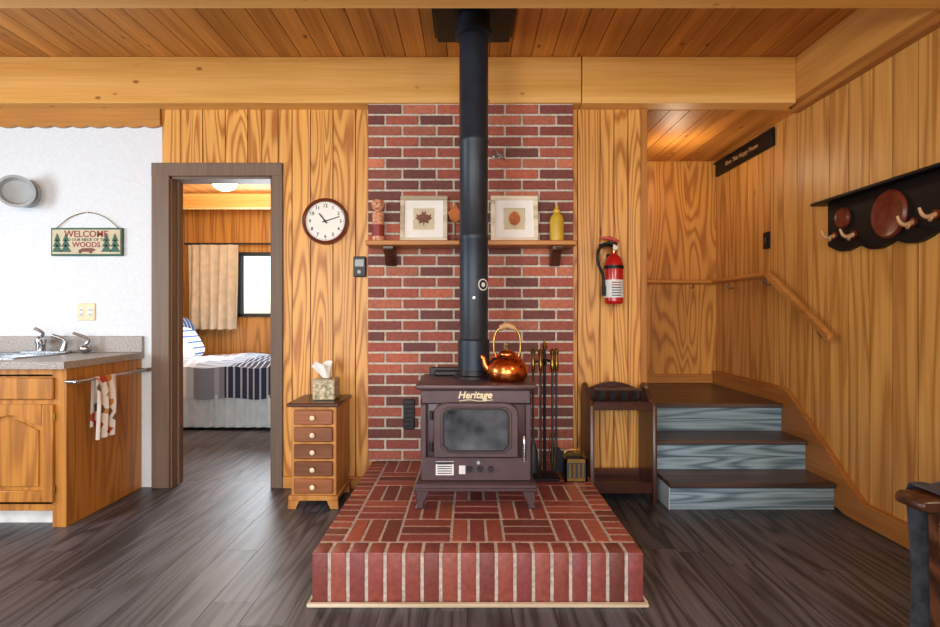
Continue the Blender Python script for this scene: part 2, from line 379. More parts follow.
for x in (-3.48,-1.82): m.box(x-.008,x+.008,6.40,6.5,1.965,1.985,M_grayd)
m.done()
m=MB('ceiling_light'); m.lathe([(0,2.43),(.11,2.43),(.12,2.41),(.12,2.395),(0,2.395)],M_steel,T(-2.28,4.85,0)); m.sell((-2.28,4.85,2.345),(.115,.115,.085),M_lampg); m.done()
# bed
m=MB('bed')
m.box(-3.5,-1.45,5.02,6.42,.0+.03,.28,M_dwoodX); 
for x in (-3.45,-1.5):
    for y in (5.08,6.36): m.box(x-.03,x+.03,y-.03,y+.03,0,.05,M_dwood)
m.box(-3.5,-1.45,5.02,6.42,.28,.58,M_paper,.05,None,3)
def quilt(x0,x1):
    def fn(u,v):
        x=x0+(x1-x0)*u; L=v*1.75
        if L<1.36: y=6.4-L; z=.63+.014*math.sin(x*9+y*5)+.01*math.sin(y*21+x*6)
        else: y=5.0-.02-.012*math.sin(x*24); z=.62-(L-1.36)*.80+.01*math.sin(x*13)
        if 1.3<L<1.42: z-=.01
        return (x,y,z)
    return fn
m.grid(quilt(-3.0,-2.64),10,50,M_q3); m.grid(quilt(-2.64,-2.34),10,50,M_q2); m.grid(quilt(-2.34,-1.43),24,50,M_q1)
m.grid(lambda u,v:(-3.5+2.07*u,5.0+.012*math.sin(u*130),.34-.31*v),200,3,M_sheet)
m.grid(lambda u,v:(-3.5+.5*u,6.4-1.38*v,.6+.02*math.sin(u*9+v*7)),10,30,M_sheet)
m.grid(lambda u,v:(-3.5+.5*u,5.0,.6-.3*v),10,4,M_sheet)
m.box(-3.548,-3.5,4.99,6.44,0,.95,M_dwood,.01)
m.sell((-3.36,5.3,.82),(.1,.3,.22),M_pillow,.6,.5,M=R(-18,'Y'))
m.sell((-3.34,5.95,.85),(.1,.33,.23),M_pillow2,.6,.5,M=R(-15,'Y'))
m.sell((-3.16,5.75,.78),(.1,.28,.19),M_pillow,.6,.5,M=R(-30,'Y'))
m.sell((-3.06,5.45,.72),(.09,.2,.13),M_paper,.6,.5,M=R(-40,'Y'))
m.done()
# ---------------------------------------------------------------- brick chimney panel
m=MB('brick_chimney_wall')
bx0,bx1=-.637,.645; m.box(bx0+.004,bx1-.004,3.268,W-.013,.20,CZ+.04,M_mortar)
rows=33; ph=(CZ-.20)/rows; bl=(bx1-bx0)/6
for r in range(rows):
    z=.20+r*ph; xs=[bx0+i*bl for i in range(7)] if r%2==0 else [bx0]+[bx0+(i+.5)*bl for i in range(6)]+[bx1]
    for i in range(len(xs)-1):
        a=xs[i]+(.0065 if i else 0); b=xs[i+1]-(.0065 if i<len(xs)-2 else 0)
        dy=random.uniform(-.0015,.0015)
        m.box(a,b,3.260+dy,W-.0135,z+.0068,z+ph-.0068,M_brick,.003)
m.done()
# hearth
m=MB('brick_hearth')
hx0,hx1,hy0,hy1,hz=-.608,.668,2.008,3.258,.20
m.box(hx0+.004,hx1-.004,hy0+.004,hy1,0.001,hz-.003,M_mortarH)
def row(n,a,b): 
    st=(b-a)/n; return [(a+i*st+.0055,a+(i+1)*st-.0055) for i in range(n)]
for a,b in row(18,hx0-.0055,hx1+.0055):
    m.box(a,b,hy0,hy0+.092,.006,hz,M_brickH,.006,None,2)
for a,b in row(17,hy0+.1,hy1):
    for x0,x1 in ((hx0,hx0+.09),(hx1-.09,hx1)): m.box(x0,x1,a,b,.006,hz,M_brickH,.004)
fx0,fx1,fy0,fy1=hx0+.096,hx1-.096,hy0+.098,hy1
nx,ny=5,5; sx=(fx1-fx0)/nx; sy=(fy1-fy0)/ny
for i in range(nx):
    for j in range(ny):
        a0=fx0+i*sx; b0=fy0+j*sy
        if (i+j)%2==0:
            for p,q in row(3,a0,a0+sx): m.box(p,q,b0+.0055,b0+sy-.0055,hz-.05,hz,M_brickH,.003)
        else:
            for p,q in row(3,b0,b0+sy): m.box(a0+.0055,a0+sx-.0055,p,q,hz-.05,hz,M_brickH,.003)
m.done()
m=MB('trim_hearth'); m.box(-.622,.682,1.985,2.004,0,.014,M_frame,.003); m.box(-.622,-.612,2.0,3.26,0,.014,M_frame); m.box(.672,.682,2.0,3.26,0,.014,M_frame); m.done()
# ---------------------------------------------------------------- stove
cx=.028
m=MB('wood_stove'); m.M=T(0,0,hz-.21)
m.box(cx-.25,cx+.25,2.50,2.86,.335,.772,M_stove,.012,None,2)
m.box(cx-.285,cx+.285,2.44,2.90,.772,.796,M_stove,.008,None,2)
m.box(cx-.262,cx+.262,2.47,2.52,.70,.772,M_stove,.008)
m.prism([(cx-.262,.44),(cx-.262,.7),(cx-.235,.7),(cx-.235,.44)],'xz',2.475,2.52,M_stove,.004)
m.prism([(cx+.262,.44),(cx+.262,.7),(cx+.235,.7),(cx+.235,.44)],'xz',2.475,2.52,M_stove,.004)
m.box(cx-.262,cx+.262,2.475,2.52,.335,.45,M_stove,.006)
def arch(x0,x1,z0,z1,c,k=5,cb=0):
    p=[(x0+cb,z0),(x1-cb,z0)] 
    if cb: p+=[(x1,z0+cb)]
    for i in range(k+1):
        a=math.pi/2*i/k; p.append((x1-c+c*math.cos(a),z1-c*.8+c*.8*math.sin(a)))
    for i in range(k+1):
        a=math.pi/2+math.pi/2*i/k; p.append((x0+c+c*math.cos(a),z1-c*.8+c*.8*math.sin(a)))
    if cb: p+=[(x0,z0+cb)]
    return p
m.prism(arch(cx-.20,cx+.20,.452,.712,.07),'xz',2.452,2.50,M_stove,.005)
m.prism(arch(cx-.168,cx+.168,.475,.693,.05,5,.03),'xz',2.444,2.455,M_stove,.003)
m.prism(arch(cx-.157,cx+.157,.483,.686,.045,5,.028),'xz',2.441,2.448,M_stoveD,.002)
m.prism(arch(cx-.146,cx+.146,.492,.678,.04,5,.025),'xz',2.4395,2.446,M_glass)
m.text('Heritage',.046,T(cx-.005,2.468,.744)@FACE,M_cream,.002,.25,off=.0012)
m.tube([(cx-.08,2.468,.716),(cx-.03,2.468,.722),(cx+.02,2.468,.716),(cx+.08,2.468,.722)],.002,M_cream,6,4)
for dx in (-.03,.02,.07): m.cyl((cx+dx,2.476,.395),(cx+dx,2.455,.395),.013,M_stoveD)
m.cyl((cx+.012,2.476,.425),(cx+.012,2.466,.425),.008,M_steel)
m.box(cx-.19,cx-.105,2.471,2.476,.365,.43,M_label); 
for k in range(5): m.box(cx-.182,cx-.113,2.4695,2.4712,.372+k*.011,.376+k*.011,M_stoveD)
m.box(cx-.19,cx-.105,2.4695,2.4712,.418,.428,M_grayd)
m.box(cx-.08,cx-.05,2.471,2.476,.37,.41,M_label)
m.tube([(cx+.215,2.45,.56),(cx+.222,2.41,.56),(cx+.222,2.40,.54),(cx+.222,2.40,.45)],.006,M_steel,10)
for k in range(10): m.lathe([(.005,0),(.010,.002),(.010,.005),(.005,.007)],M_steel,T(cx+.222,2.40,.455+k*.008),12)
for z in (.50,.65): m.cyl((cx-.21,2.46,z-.02),(cx-.21,2.46,z+.02),.009,M_stoveD)
m.prism([(cx-.285,2.425),(cx+.285,2.425),(cx+.265,2.89),(cx-.265,2.89)],'xy',.312,.337,M_stove,.006)
m.prism([(cx-.275,.335),(cx-.29,.30),(cx+.29,.30),(cx+.275,.335)],'xz',2.43,2.46,M_stove,.004)
for sxn in (-1,1):
    for y in (2.45,2.82):
        p=[(.215,.315),(.275,.315),(.283,.26),(.275,.235),(.29,.212),(.245,.212),(.243,.24),(.222,.28)]
        m.prism([(cx+sxn*a,b) for a,b in p],'xz',y,y+.05,M_stove,.005)
for sxn in (-1,1):
    for k in range(4): m.box(cx+sxn*.25,cx+sxn*.256,2.56+k*.075,2.59+k*.075,.42,.72,M_stoveD)
m.box(cx-.25,cx+.19,2.862,2.885,.40,.835,M_stoveD,.004)
m.box(cx-.22,cx+.12,2.80,2.862,.796,.822,M_stoveD,.006)
m.lathe([(0,.796),(.105,.796),(.105,.806),(.088,.812),(.088,.835),(0,.835)],M_stoveD,T(.02,2.74,0),40)
m.done()
m=MB('stovepipe')
m.lathe([(.0,.826),(.083,.826),(.083,.98),(.078,.985),(.0745,.99),(.0745,1.50),(.077,1.505),(.077,1.53),(.0745,1.535),(.0745,2.0),(.078,2.005),(.078,2.03),(.076,2.035),(.076,2.56),(.1,2.565),(.1,2.595),(.085,2.60),(.085,2.665),(0,2.665)],M_pipe,T(.02,2.74,0),48)
m.cyl((.02,2.74,1.20),(.02,2.655,1.20),.006,M_steel)
m.M=T(.02,2.74,1.268)@R(38,'Z')
m.cyl((0,-.0738,0),(0,-.0768,0),.030,M_label,segs=28); m.cyl((0,-.0762,0),(0,-.0775,0),.025,M_pipe,segs=28); m.cyl((0,-.077,0),(0,-.0782,0),.012,M_label,segs=20)
m.M=Matrix.Identity(4)
m.done()
m=MB('ceiling_support_box'); m.box(-.185,.225,2.56,2.98,2.665,2.72,M_black,.004); m.box(-.2,.24,2.545,2.995,2.70,2.718,M_black); m.done()
# kettle
m=MB('copper_kettle')
m.M=T(.185,2.60,.787)@S(1,1,1.22)
m.lathe([(0,0),(.085,0),(.098,.012),(.103,.035),(.098,.06),(.08,.085),(.055,.10),(.042,.105),(.042,.11),(.038,.116),(.02,.124),(0,.126)],M_copper,None,40)
m.lathe([(0,.124),(.006,.126),(.006,.134),(.012,.14),(.012,.147),(0,.152)],M_brass,None,16)
m.tube([(-.085,0,.035),(-.108,0,.06),(-.118,0,.088),(-.13,0,.10)],[.02,.010],M_copper,14,5)
m.tube([(-.06,0,.09),(-.066,0,.13),(-.062,0,.18),(-.04,0,.212),(.0,0,.222),(.04,0,.212),(.062,0,.18),(.066,0,.13),(.06,0,.09)],.0055,M_brass,10,4)
m.tube([(-.038,0,.213),(0,0,.224),(.038,0,.213)],.012,M_antler,12,5)
m.tube([(-.055,.0,.09),(-.06,0,.11)],.009,M_copper); m.tube([(.055,.0,.09),(.06,0,.11)],.009,M_copper)
m.done()
# fireplace tools
m=MB('fireplace_tool_set')
tx,ty=.418,2.93
m.box(tx-.075,tx+.075,ty-.07,ty+.07,hz,hz+.018,M_black,.005)
m.cyl((tx,ty,hz),(tx,ty,.93),.008,M_black); m.lathe([(0,0),(.012,.004),(.016,.02),(.008,.035),(.004,.05),(0,.052)],M_brass,T(tx,ty,.92),16)
m.tube([(tx-.07,ty,.84),(tx,ty,.86),(tx+.07,ty,.84)],.006,M_black,8,4); m.tube([(tx,ty-.06,.84),(tx,ty,.86),(tx,ty+.06,.84)],.006,M_black,8,4)
for i,(dx,dy) in enumerate(((-.065,0),(.065,0),(-.03,-.05),(.035,-.05))):
    x=tx+dx;y=ty+dy-.008
    m.cyl((x,y,.30),(x,y,.80),.0065,M_grayd,segs=10)
    m.lathe([(0,0),(.009,.01),(.014,.05),(.007,.09),(.014,.11),(.016,.125),(0,.14)],M_brass,T(x,y,.79),14)
x=tx-.065; m.lathe([(.0,.0),(.03,.0),(.032,.03),(.024,.12),(.014,.16),(0,.16)],M_grayd,T(x,ty-.008,.235),16)
x=tx+.065; m.prism([(x-.035,.24),(x+.035,.24),(x+.038,.34),(x+.012,.375),(x-.012,.375),(x-.038,.34)],'xz',ty-.02,ty-.012,M_black)
x=tx-.03; m.tube([(x,ty-.058,.32),(x,ty-.058,.26),(x+.02,ty-.058,.25)],.005,M_black,8)
x=tx+.035; m.tube([(x,ty-.058,.5),(x-.018,ty-.058,.42),(x-.012,ty-.058,.27)],.004,M_brass,8); m.tube([(x,ty-.058,.5),(x+.018,ty-.058,.42),(x+.012,ty-.058,.27)],.004,M_brass,8)
m.done()
m=MB('ash_bucket'); m.M=T(.005,-.01,hz-.21)
m.box(.515,.635,2.86,3.0,.21,.222,M_black)
for a,b,c,d in ((.515,.635,2.86,2.868),(.515,.635,2.992,3.0),(.515,.523,2.86,3.0),(.627,.635,2.86,3.0)): m.box(a,b,c,d,.21,.325,M_grayd); m.box(a-.003,b+.003,c-.003,d+.003,.315,.335,M_brass); m.box(a-.002,b+.002,c-.002,d+.002,.215,.232,M_brass)
for k in range(4): m.box(.535+k*.024,.545+k*.024,2.856,2.861,.235,.31,M_brass)
m.tube([(.52,2.93,.33),(.53,2.93,.36),(.575,2.93,.37),(.62,2.93,.36),(.63,2.93,.33)],.004,M_brass,8,4)
m.done()
m=MB('wall_vent'); m.box(-.415,-.345,3.245,3.261,.40,.585,M_stoveD,.004)
for k in range(6): m.box(-.408,-.352,3.240,3.246,.415+k*.027,.425+k*.027,M_black)
m.done()
# ---------------------------------------------------------------- mantel & items
SZ=1.555
m=MB('mantel_shelf'); m.box(-.62,-.06,3.09,3.26,SZ-.03,SZ,M_trimX,.005); m.box(.1,.635,3.09,3.26,SZ-.03,SZ,M_trimX,.005); m.box(-.06,.1,3.09,3.26,SZ-.03,SZ,M_trimX)
for x in (-.49,.525):
    m.prism([(3.26,SZ-.03),(3.12,SZ-.03),(3.12,SZ-.055),(3.19,SZ-.08),(3.225,SZ-.14),(3.26,SZ-.14)],'yz',x-.032,x+.032,M_dwood,.003)
m.done()
def frame(name,x,leaf):
    m=MB(name); m.M=T(x,3.185,SZ)@R(-6,'X')
    w,h,t=.145,.29,.028
    m.box(-w,w,-.01,.01,0,t,M_frame,.003); m.box(-w,w,-.01,.01,h-t,h,M_frame,.003); m.box(-w,-w+t,-.01,.01,t,h-t,M_frame,.003); m.box(w-t,w,-.01,.01,t,h-t,M_frame,.003)
    m.box(-w+t,w-t,0,.008,t,h-t,M_paper)
    m.box(-.062,.062,-.002,.0,.08,.21,M_signbg); m.box(-.066,.066,-.001,.0,.076,.214,M_frame)
    if leaf=='maple':
        pts=[(0,-.045),(.004,-.02),(.03,-.028),(.026,-.012),(.05,.004),(.04,.01),(.044,.028),(.026,.02),(.018,.03),(.012,.02),(.012,.048),(0,.036)]
        pts=pts+[(-a,b) for a,b in pts[::-1][1:-1]]
        m.prism([(a*1.05,.145+b*1.05) for a,b in pts],'xz',-.005,-.002,M_leaf)
    else:
        pts=[(.036*math.cos(a)*(1-.25*max(0,math.sin(a))),.148+.044*math.sin(a)) for a in [i*math.pi/12 for i in range(24)]]
        m.prism(pts,'xz',-.005,-.002,M_orange); m.cyl((0,-.004,.09),(0,-.004,.19),.0015,M_leaf,segs=6)
    m.done()
frame('picture_frame',-.283,'maple'); frame('picture_frame',.272,'oval')
m=MB('decorative_jar'); m.lathe([(0,0),(.033,0),(.036,.01),(.036,.16),(.03,.175),(.02,.18),(.022,.19),(.036,.2),(.042,.225),(.03,.25),(0,.255)],M_pinkjar,T(-.555,3.16,SZ),28)
m.lathe([(.0365,.03),(.037,.03),(.037,.10),(.0365,.10)],M_redp,T(-.555,3.16,SZ),28)
m.done()
m=MB('squeeze_bottle'); m.lathe([(0,0),(.04,0),(.042,.01),(.042,.13),(.034,.155),(.018,.17),(.016,.175)],M_yel,T(.525,3.16,SZ),28); m.lathe([(0,.172),(.022,.172),(.022,.19),(.012,.195),(.006,.225),(0,.226)],M_yel,T(.525,3.16,SZ),20); m.done()
m=MB('leaf_ornament'); m.lathe([(0,0),(.03,0),(.03,.01),(.006,.02),(.005,.12),(0,.12)],M_dwood,T(-.09,3.18,SZ),16); m.M=T(-.09,3.18,SZ+.17)
m.prism([(0,-.06),(.03,-.03),(.045,.01),(.02,.03),(0,.07),(-.02,.03),(-.045,.01),(-.03,-.03)],'xz',-.004,.004,M_orange,.002); m.done()
m=MB('wall_hook'); m.box(.165,.2,3.25,3.26,2.085,2.115,M_steel); m.tube([(.18,3.25,2.10),(.15,3.24,2.09),(.14,3.24,2.115),(.16,3.24,2.13),(.2,3.24,2.09),(.215,3.24,2.075)],.005,M_steel,8,4); m.done()
# clock
m=MB('wall_clock'); CK=T(-.925,W-.013,1.71)@R(90,'X'); m.M=CK
m.lathe([(0,0),(.148,0),(.15,.012),(.146,.028),(.136,.034),(.126,.028),(.124,.016),(0,.016)],M_clockr,None,56)
m.lathe([(0,.016),(.124,.016),(.124,.019),(0,.019)],M_clockf,None,56)
for i in range(12):
    a=math.radians(90-30*(i+1)); m.text(str(i+1),.03,T(.098*math.cos(a),.098*math.sin(a),.0195),M_black,.0006,off=.0005)
for i in range(60):
    m.M=CK@R(6*i,'Z'); m.box(.114,.121,-.0008 if i%5 else -.002,.0008 if i%5 else .002,.019,.0198,M_black)
m.M=CK@R(18,'Z')
m.box(-.02,.095,-.0028,.0028,.021,.0225,M_black)
m.M=CK@R(128,'Z'); m.box(-.018,.062,-.004,.004,.0228,.0242,M_black)
m.M=CK; m.cyl((0,0,.019),(0,0,.027),.007,M_black); m.done()
m=MB('thermostat'); m.box(-.745,-.665,W-.04,W-.013,1.355,1.485,M_grayd,.006); m.box(-.733,-.677,W-.043,W-.039,1.42,1.465,M_gray); m.cyl((-.705,W-.04,1.385),(-.705,W-.05,1.385),.012,M_gray); m.done()
# fire extinguisher
m=MB('fire_extinguisher'); ex,ey=.905,W-.085
m.lathe([(0,1.18),(.05,1.18),(.057,1.19),(.058,1.20),(.058,1.42),(.05,1.46),(.03,1.485),(.018,1.495),(.018,1.51),(0,1.51)],M_red,T(ex,ey,0),36)
m.lathe([(.0585,1.22),(.0592,1.22),(.0592,1.33),(.0585,1.33)],M_label,T(ex,ey,0),36)
for k in range(6): m.box(ex-.028,ex+.028,ey-.0608,ey-.0585,1.23+k*.016,1.236+k*.016,M_grayd if k<4 else M_redp)
m.cyl((ex,ey,1.505),(ex,ey,1.55),.02,M_brass)
m.prism([(ex-.015,1.55),(ex+.02,1.545),(ex+.02,1.56),(ex-.03,1.575),(ex-.095,1.555),(ex-.095,1.545)],'xz',ey-.012,ey+.012,M_black,.002)
m.prism([(ex-.015,1.58),(ex+.025,1.56),(ex+.03,1.58),(ex-.02,1.605),(ex-.09,1.60),(ex-.09,1.59)],'xz',ey-.012,ey+.012,M_red,.002)
m.cyl((ex,ey-.02,1.53),(ex,ey-.035,1.53),.015,M_label)
m.tube([(ex+.015,ey,1.53),(ex-.045,ey-.02,1.55),(ex-.10,ey-.02,1.52),(ex-.105,ey-.02,1.44),(ex-.075,ey-.02,1.36),(ex-.068,ey-.02,1.26)],.009,M_black,10,6)
m.cyl((ex-.068,ey-.02,1.29),(ex-.068,ey-.02,1.23),.012,M_black)
m.box(ex-.03,ex+.03,ey+.05,W-.012,1.22,1.5,M_black); m.lathe([(.0585,1.40),(.061,1.40),(.061,1.42),(.0585,1.42)],M_black,T(ex,ey,0),36)
m.done()
# ---------------------------------------------------------------- stairs
m=MB('staircase')
steps=[(2.975,.155),(3.23,.338),(3.48,.522)]
XL=1.145
for i,(y,z) in enumerate(steps):
    yb=steps[i+1][0] if i<2 else 4.498
    z0=0 if i==0 else steps[i-1][1]
    m.box(XL,2.078,y+.02,yb+.02 if i<2 else yb,0,z-.028,M_grayX,0,.4)
    hh=(z-.028-z0)
    m.box(XL-.003,2.08,y+.008,y+.021,z0+.001,z0+hh*.5-.001,M_grayX); m.box(XL-.003,2.08,y+.008,y+.021,z0+hh*.5+.001,z-.028,M_grayX)
    m.box(XL-.01,2.08,y-.015,yb+(.01 if i<2 else 0),z-.028,z,M_tread,.006)
m.box(XL-.008,XL-.001,2.985,3.33,0,.126,M_stairside); m.box(XL-.008,XL-.001,3.24,3.33,.126,.31,M_stairside)
m.box(XL-.01,XL+.01,3.46,3.48,.522,.66,M_stairside)
m.done()
m=MB('baseboard_right')
m.prism([(4.49,.63),(3.50,.63),(3.42,.60),(2.78,.11),(.2,.11),(.2,0),(2.9,0),(4.49,.4)],'yz',2.082,RX-.013,M_trimY,.002)
m.done()
m=MB('baseboard_alcove'); m.box(1.135,2.08,4.47,4.499,.523,.60,M_trimX,.003); m.done()
m=MB('handrail')
m.tube([(1.14,4.43,1.39),(2.05,4.43,1.39)],.018,M_trimX,12)
m.tube([(2.06,4.45,1.39),(2.06,3.60,1.39)],.02,M_trimY,12)
m.prism([(3.63,1.41),(3.60,1.365),(2.98,.955),(2.965,.995),(3.585,1.41)],'yz',2.035,2.078,M_trimY,.004)
for y,z in ((4.2,1.375),(3.68,1.375),(3.1,1.03)): m.tube([(RX-.012,y,z-.05),(2.09,y,z-.05),(2.06,y,z-.01)],.007,M_steel,8,3)
for x in (1.3,1.9): m.tube([(x,4.5,1.34),(x,4.45,1.34),(x,4.43,1.38)],.007,M_steel,8,3)
m.done()
m=MB('wall_plaque'); m.box(2.095,RX-.013,3.62,4.46,2.285,2.405,M_black,.003); m.box(2.09,2.1,3.60,4.48,2.395,2.41,M_stoveD); m.text('Bless This Happy Home',.05,T(2.094,4.04,2.345)@TOLEFT,M_antler,.001); m.done()
m=MB('light_switch'); m.box(2.105,RX-.012,3.68,3.755,1.58,1.70,M_black,.004); m.box(2.098,2.106,3.705,3.73,1.62,1.66,M_grayd); m.done()
# coat rack
m=MB('coat_rack')
m.box(2.03,RX-.012,2.05,3.12,1.758,1.775,M_black,.004)
top=[(2.1,1.758),(3.05,1.758)]; bot=[]
for i in range(49):
    y=3.05-(3.05-2.1)*i/48; t=i/48
    bot.append((y,1.515-.035*abs(math.sin(t*math.pi*4))-.03*math.sin(t*math.pi)))
m.prism(top+bot,'yz',2.09,RX-.0125,M_black)
for yy,sc_ in ((2.60,1.0),(2.92,.48),(2.24,.6)):
    m.M=T(2.09,yy,1.615+(.04 if sc_<1 else 0))@S(1,sc_,sc_)
    m.lathe([(0,0),(.115,0),(.115,.006),(.105,.014),(.095,.012),(.09,.01),(0,.01)],M_redwood,R(-90,'Y')@S(1.05,.95,1.3),48)
m.M=Matrix.Identity(4)
for y in (2.99,2.84,2.46,2.34,2.16):
    z=1.535 if y>2.9 or y<2.35 else 1.52
    m.cyl((2.09,y,z+.03),(2.082,y,z+.03),.022,M_redwood)
    m.tube([(2.088,y,z+.03),(2.05,y,z+.018),(2.025,y,z+.03),(2.012,y,z+.06)],[.013,.006],M_antler,10,4)
    m.tube([(2.06,y,z+.02),(2.045,y-.02,z+.0),(2.035,y-.04,z+.008)],[.010,.005],M_antler,10,4)
m.done()
# armchair whose wooden arm and grey upholstery enter the frame at lower right
m=MB('armchair')
for ya,yb in ((1.45,1.55),(.80,.90)):
    m.prism([(1.25,.575),(1.262,.60),(1.45,.605),(1.75,.60),(1.96,.61),(1.96,.575),(1.7,.56),(1.4,.555),(1.27,.56)],'xz',ya,yb,M_bench,.008)
    ym=(ya+yb)/2
    for x in (1.36,1.90): m.prism([(x-.028,.56),(x+.028,.56),(x+.022,0),(x-.018,0)],'xz',ym-.022,ym+.022,M_bench,.004)
    m.box(1.36,1.92,ym-.015,ym+.015,.20,.26,M_bench,.004)
m.box(1.36,1.38,.88,1.47,.20,.27,M_bench,.004)
def cushion(cx_,cy_,cz_,rx,ry,rz,e=.35,ph=0):
    def fn(u,v):
        a=u*2*math.pi; p=-math.pi/2+math.pi*v
        c=abs(math.cos(p))**e; s_=math.copysign(abs(math.sin(p))**.6,math.sin(p)); w=1+.018*math.sin(a*9+v*5+ph)+.012*math.sin(a*17-v*9)
        ca=math.copysign(abs(math.cos(a))**.4,math.cos(a)); sa=math.copysign(abs(math.sin(a))**.4,math.sin(a))
        return (cx_+rx*c*w*ca,cy_+ry*c*w*sa,cz_+rz*s_*(1+.04*math.sin(a*4)))
    return fn
m.grid(cushion(1.60,1.175,.36,.33,.255,.10),96,24,M_fabric)
m.grid(cushion(1.88,1.175,.64,.085,.255,.26,.35,2),96,24,M_fabric)
# blanket folded over the far arm, hanging down its side
def bl(u,v):
    x=1.32+.50*u+.01*math.sin(v*9)
    L=v
    if L<.46: return (x,1.568+.010*math.sin(u*26+1)*(1-L),.10+.03*math.sin(u*6)+(.50)*(L/.46))
    if L<.62: t=(L-.46)/.16; return (x,1.568-.136*t,.613+.004*math.sin(u*26))
    t=(L-.62)/.38; return (x,1.432-.012*math.sin(u*22)*t,.61-.46*t+.02*math.sin(u*7))
m.grid(bl,60,60,M_fabric)
m.done()
# small side rack
m=MB('magazine_rack')
for x0 in (.705,1.072):
    m.prism([(3.06,0),(3.10,0),(3.12,.06),(3.26,.06),(3.28,0),(3.32,0),(3.32,.62),(3.30,.67),(3.26,.69),(3.2,.66),(3.14,.60),(3.06,.58)],'yz',x0,x0+.025,M_dwood,.002)
m.box(.73,1.072,3.08,3.31,.555,.57,M_dwoodX); m.box(.728,1.075,3.075,3.09,.55,.60,M_dwoodX,.002)
p=[(.73,.56),(1.072,.56),(1.072,.64)]+[(1.072-.342*i/16,.64+.05*math.sin(math.pi*i/16)) for i in range(1,16)]+[(.73,.64)]
m.prism(p,'xz',3.30,3.315,M_dwoodX)
m.box(.73,1.072,3.08,3.31,.075,.09,M_dwoodX); m.box(.728,1.075,3.075,3.088,.06,.125,M_dwoodX,.002); m.box(.73,1.072,3.30,3.315,.05,.14,M_dwoodX)
for x in (.80,.87,.94,1.01): m.box(x-.012,x+.012,3.19,3.2,.571,.66,M_black)
m.box(.76,1.05,3.185,3.205,.65,.665,M_dwoodX)
m.done()
# chest of drawers
m=MB('drawer_chest')
a0,a1,c0,c1=-1.03,-.77,3.0,3.30
m.box(a0,a1,c0+.01,c1,.05,.585,M_chest,.003)
m.box(a0-.02,a1+.02,c0-.02,c1+.01,.585,.607,M_dwoodX,.006)
m.box(a0-.012,a1+.012,c0-.008,c1+.005,.045,.075,M_chest,.004)
for y0,y1 in ((c0-.008,c0+.02),(c1-.03,c1)):
    m.prism([(a0-.012,.046),(a0+.05,.046),(a0+.03,0),(a0-.015,0)],'xz',y0,y1,M_chest)
    m.prism([(a1-.05,.046),(a1+.012,.046),(a1+.015,0),(a1-.03,0)],'xz',y0,y1,M_chest)
for i in range(5):
    z0=.085+i*.099
    m.box(a0+.018,a1-.018,c0-.004,c0+.012,z0,z0+.086,M_drawer,.006)
    m.lathe([(0,0),(.006,0),(.006,.01),(.014,.016),(.014,.022),(0,.027)],M_cream,T((a0+a1)/2,c0-.004,z0+.043)@R(90,'X'),16)
m.done()
m=MB('tissue_box')
m.box(-.93,-.80,3.08,3.21,.608,.73,M_tissuebox,.006); m.lathe([(0,0),(.035,0),(.035,.003),(0,.003)],M_grayd,T(-.865,3.145,.729)@S(1,.6,1),20)
m.grid(lambda u,v:(-.865+(.02+.035*v)*math.cos(u*6.28)*(1+.3*math.sin(u*19)*v)-.03*v,3.145+(.012+.02*v)*math.sin(u*6.28),.73+.085*v+.02*math.sin(u*12)*v),30,8,M_paper)
m.done()
# ---------------------------------------------------------------- kitchen
m=MB('kitchen_cabinet')
kx=-2.13; ky=2.74; rr=.5
m.box(-4.25,kx,ky+.02,W-.002,.085,.83,M_oak,0,rr)
m.box(-4.25,kx-.01,ky+.06,W-.002,0,.085,M_label)
m.box(kx-.01,kx+.012,ky+.001,W-.002,.0,.83,M_oak,0,.7)
m.box(-4.25,kx+.011,ky,ky+.0205,.79,.83,M_oak,0,rr); m.box(-4.25,kx+.011,ky,ky+.0205,.085,.13,M_oak,0,rr)
m.box(kx-.06,kx+.0125,ky-.0005,ky+.0205,.0,.83,M_oak,0,rr)
m.box(-4.25,kx,ky+.0,ky+.0205,.12,.80,M_oak,0,rr)
def cabdoor(x0,x1,z0,z1):
    m.box(x0,x1,ky-.004,ky+.001,z0,z1,M_oak,0,.5); w=.06
    m.box(x0,x0+w,ky-.02,ky-.004,z0,z1,M_oak,.004); m.box(x1-w,x1,ky-.02,ky-.004,z0,z1,M_oak,.004); m.box(x0+w,x1-w,ky-.02,ky-.004,z0,z0+w,M_oak,.004)
    p=[(x0+w,z1),(x1-w,z1)]+[(x1-w-(x1-x0-2*w)*i/20,z1-w-.05+.055*math.sin(math.pi*i/20)**1.5) for i in range(21)]
    m.prism(p,'xz',ky-.02,ky-.004,M_oak)
    q=[(x0+w+.02,z0+w+.02),(x1-w-.02,z0+w+.02)]+[(x1-w-.02-(x1-x0-2*w-.04)*i/20,z1-w-.075+.055*math.sin(math.pi*i/20)**1.5) for i in range(21)]
    m.prism(q,'xz',ky-.012,ky-.004,M_oak,.003)
x1=-2.175
for k in range(4):
    x0=x1-.44; cabdoor(x0,x1,.135,.645); m.box(x0,x1,ky-.018,ky+.001,.67,.785,M_oak,.006); 
    m.cyl((x0+.03,ky-.02,.40),(x0+.03,ky-.04,.40),.012,M_brass)
    for z in (.2,.58): m.cyl((x1+.004,ky-.012,z-.02),(x1+.004,ky-.012,z+.02),.004,M_brass,segs=8)
    x1=x0-.05
m.done()
m=MB('countertop')
sx0,sx1,sy0,sy1=-3.05,-2.50,2.86,3.22
m.box(-4.28,-2.10,2.70,sy0,.832,.87,M_counter); m.box(-4.28,-2.10,sy1,W-.002,.832,.87,M_counter); m.box(-4.28,sx0,sy0,sy1,.832,.87,M_counter); m.box(sx1,-2.10,sy0,sy1,.832,.87,M_counter)
ob_counter=m.done()
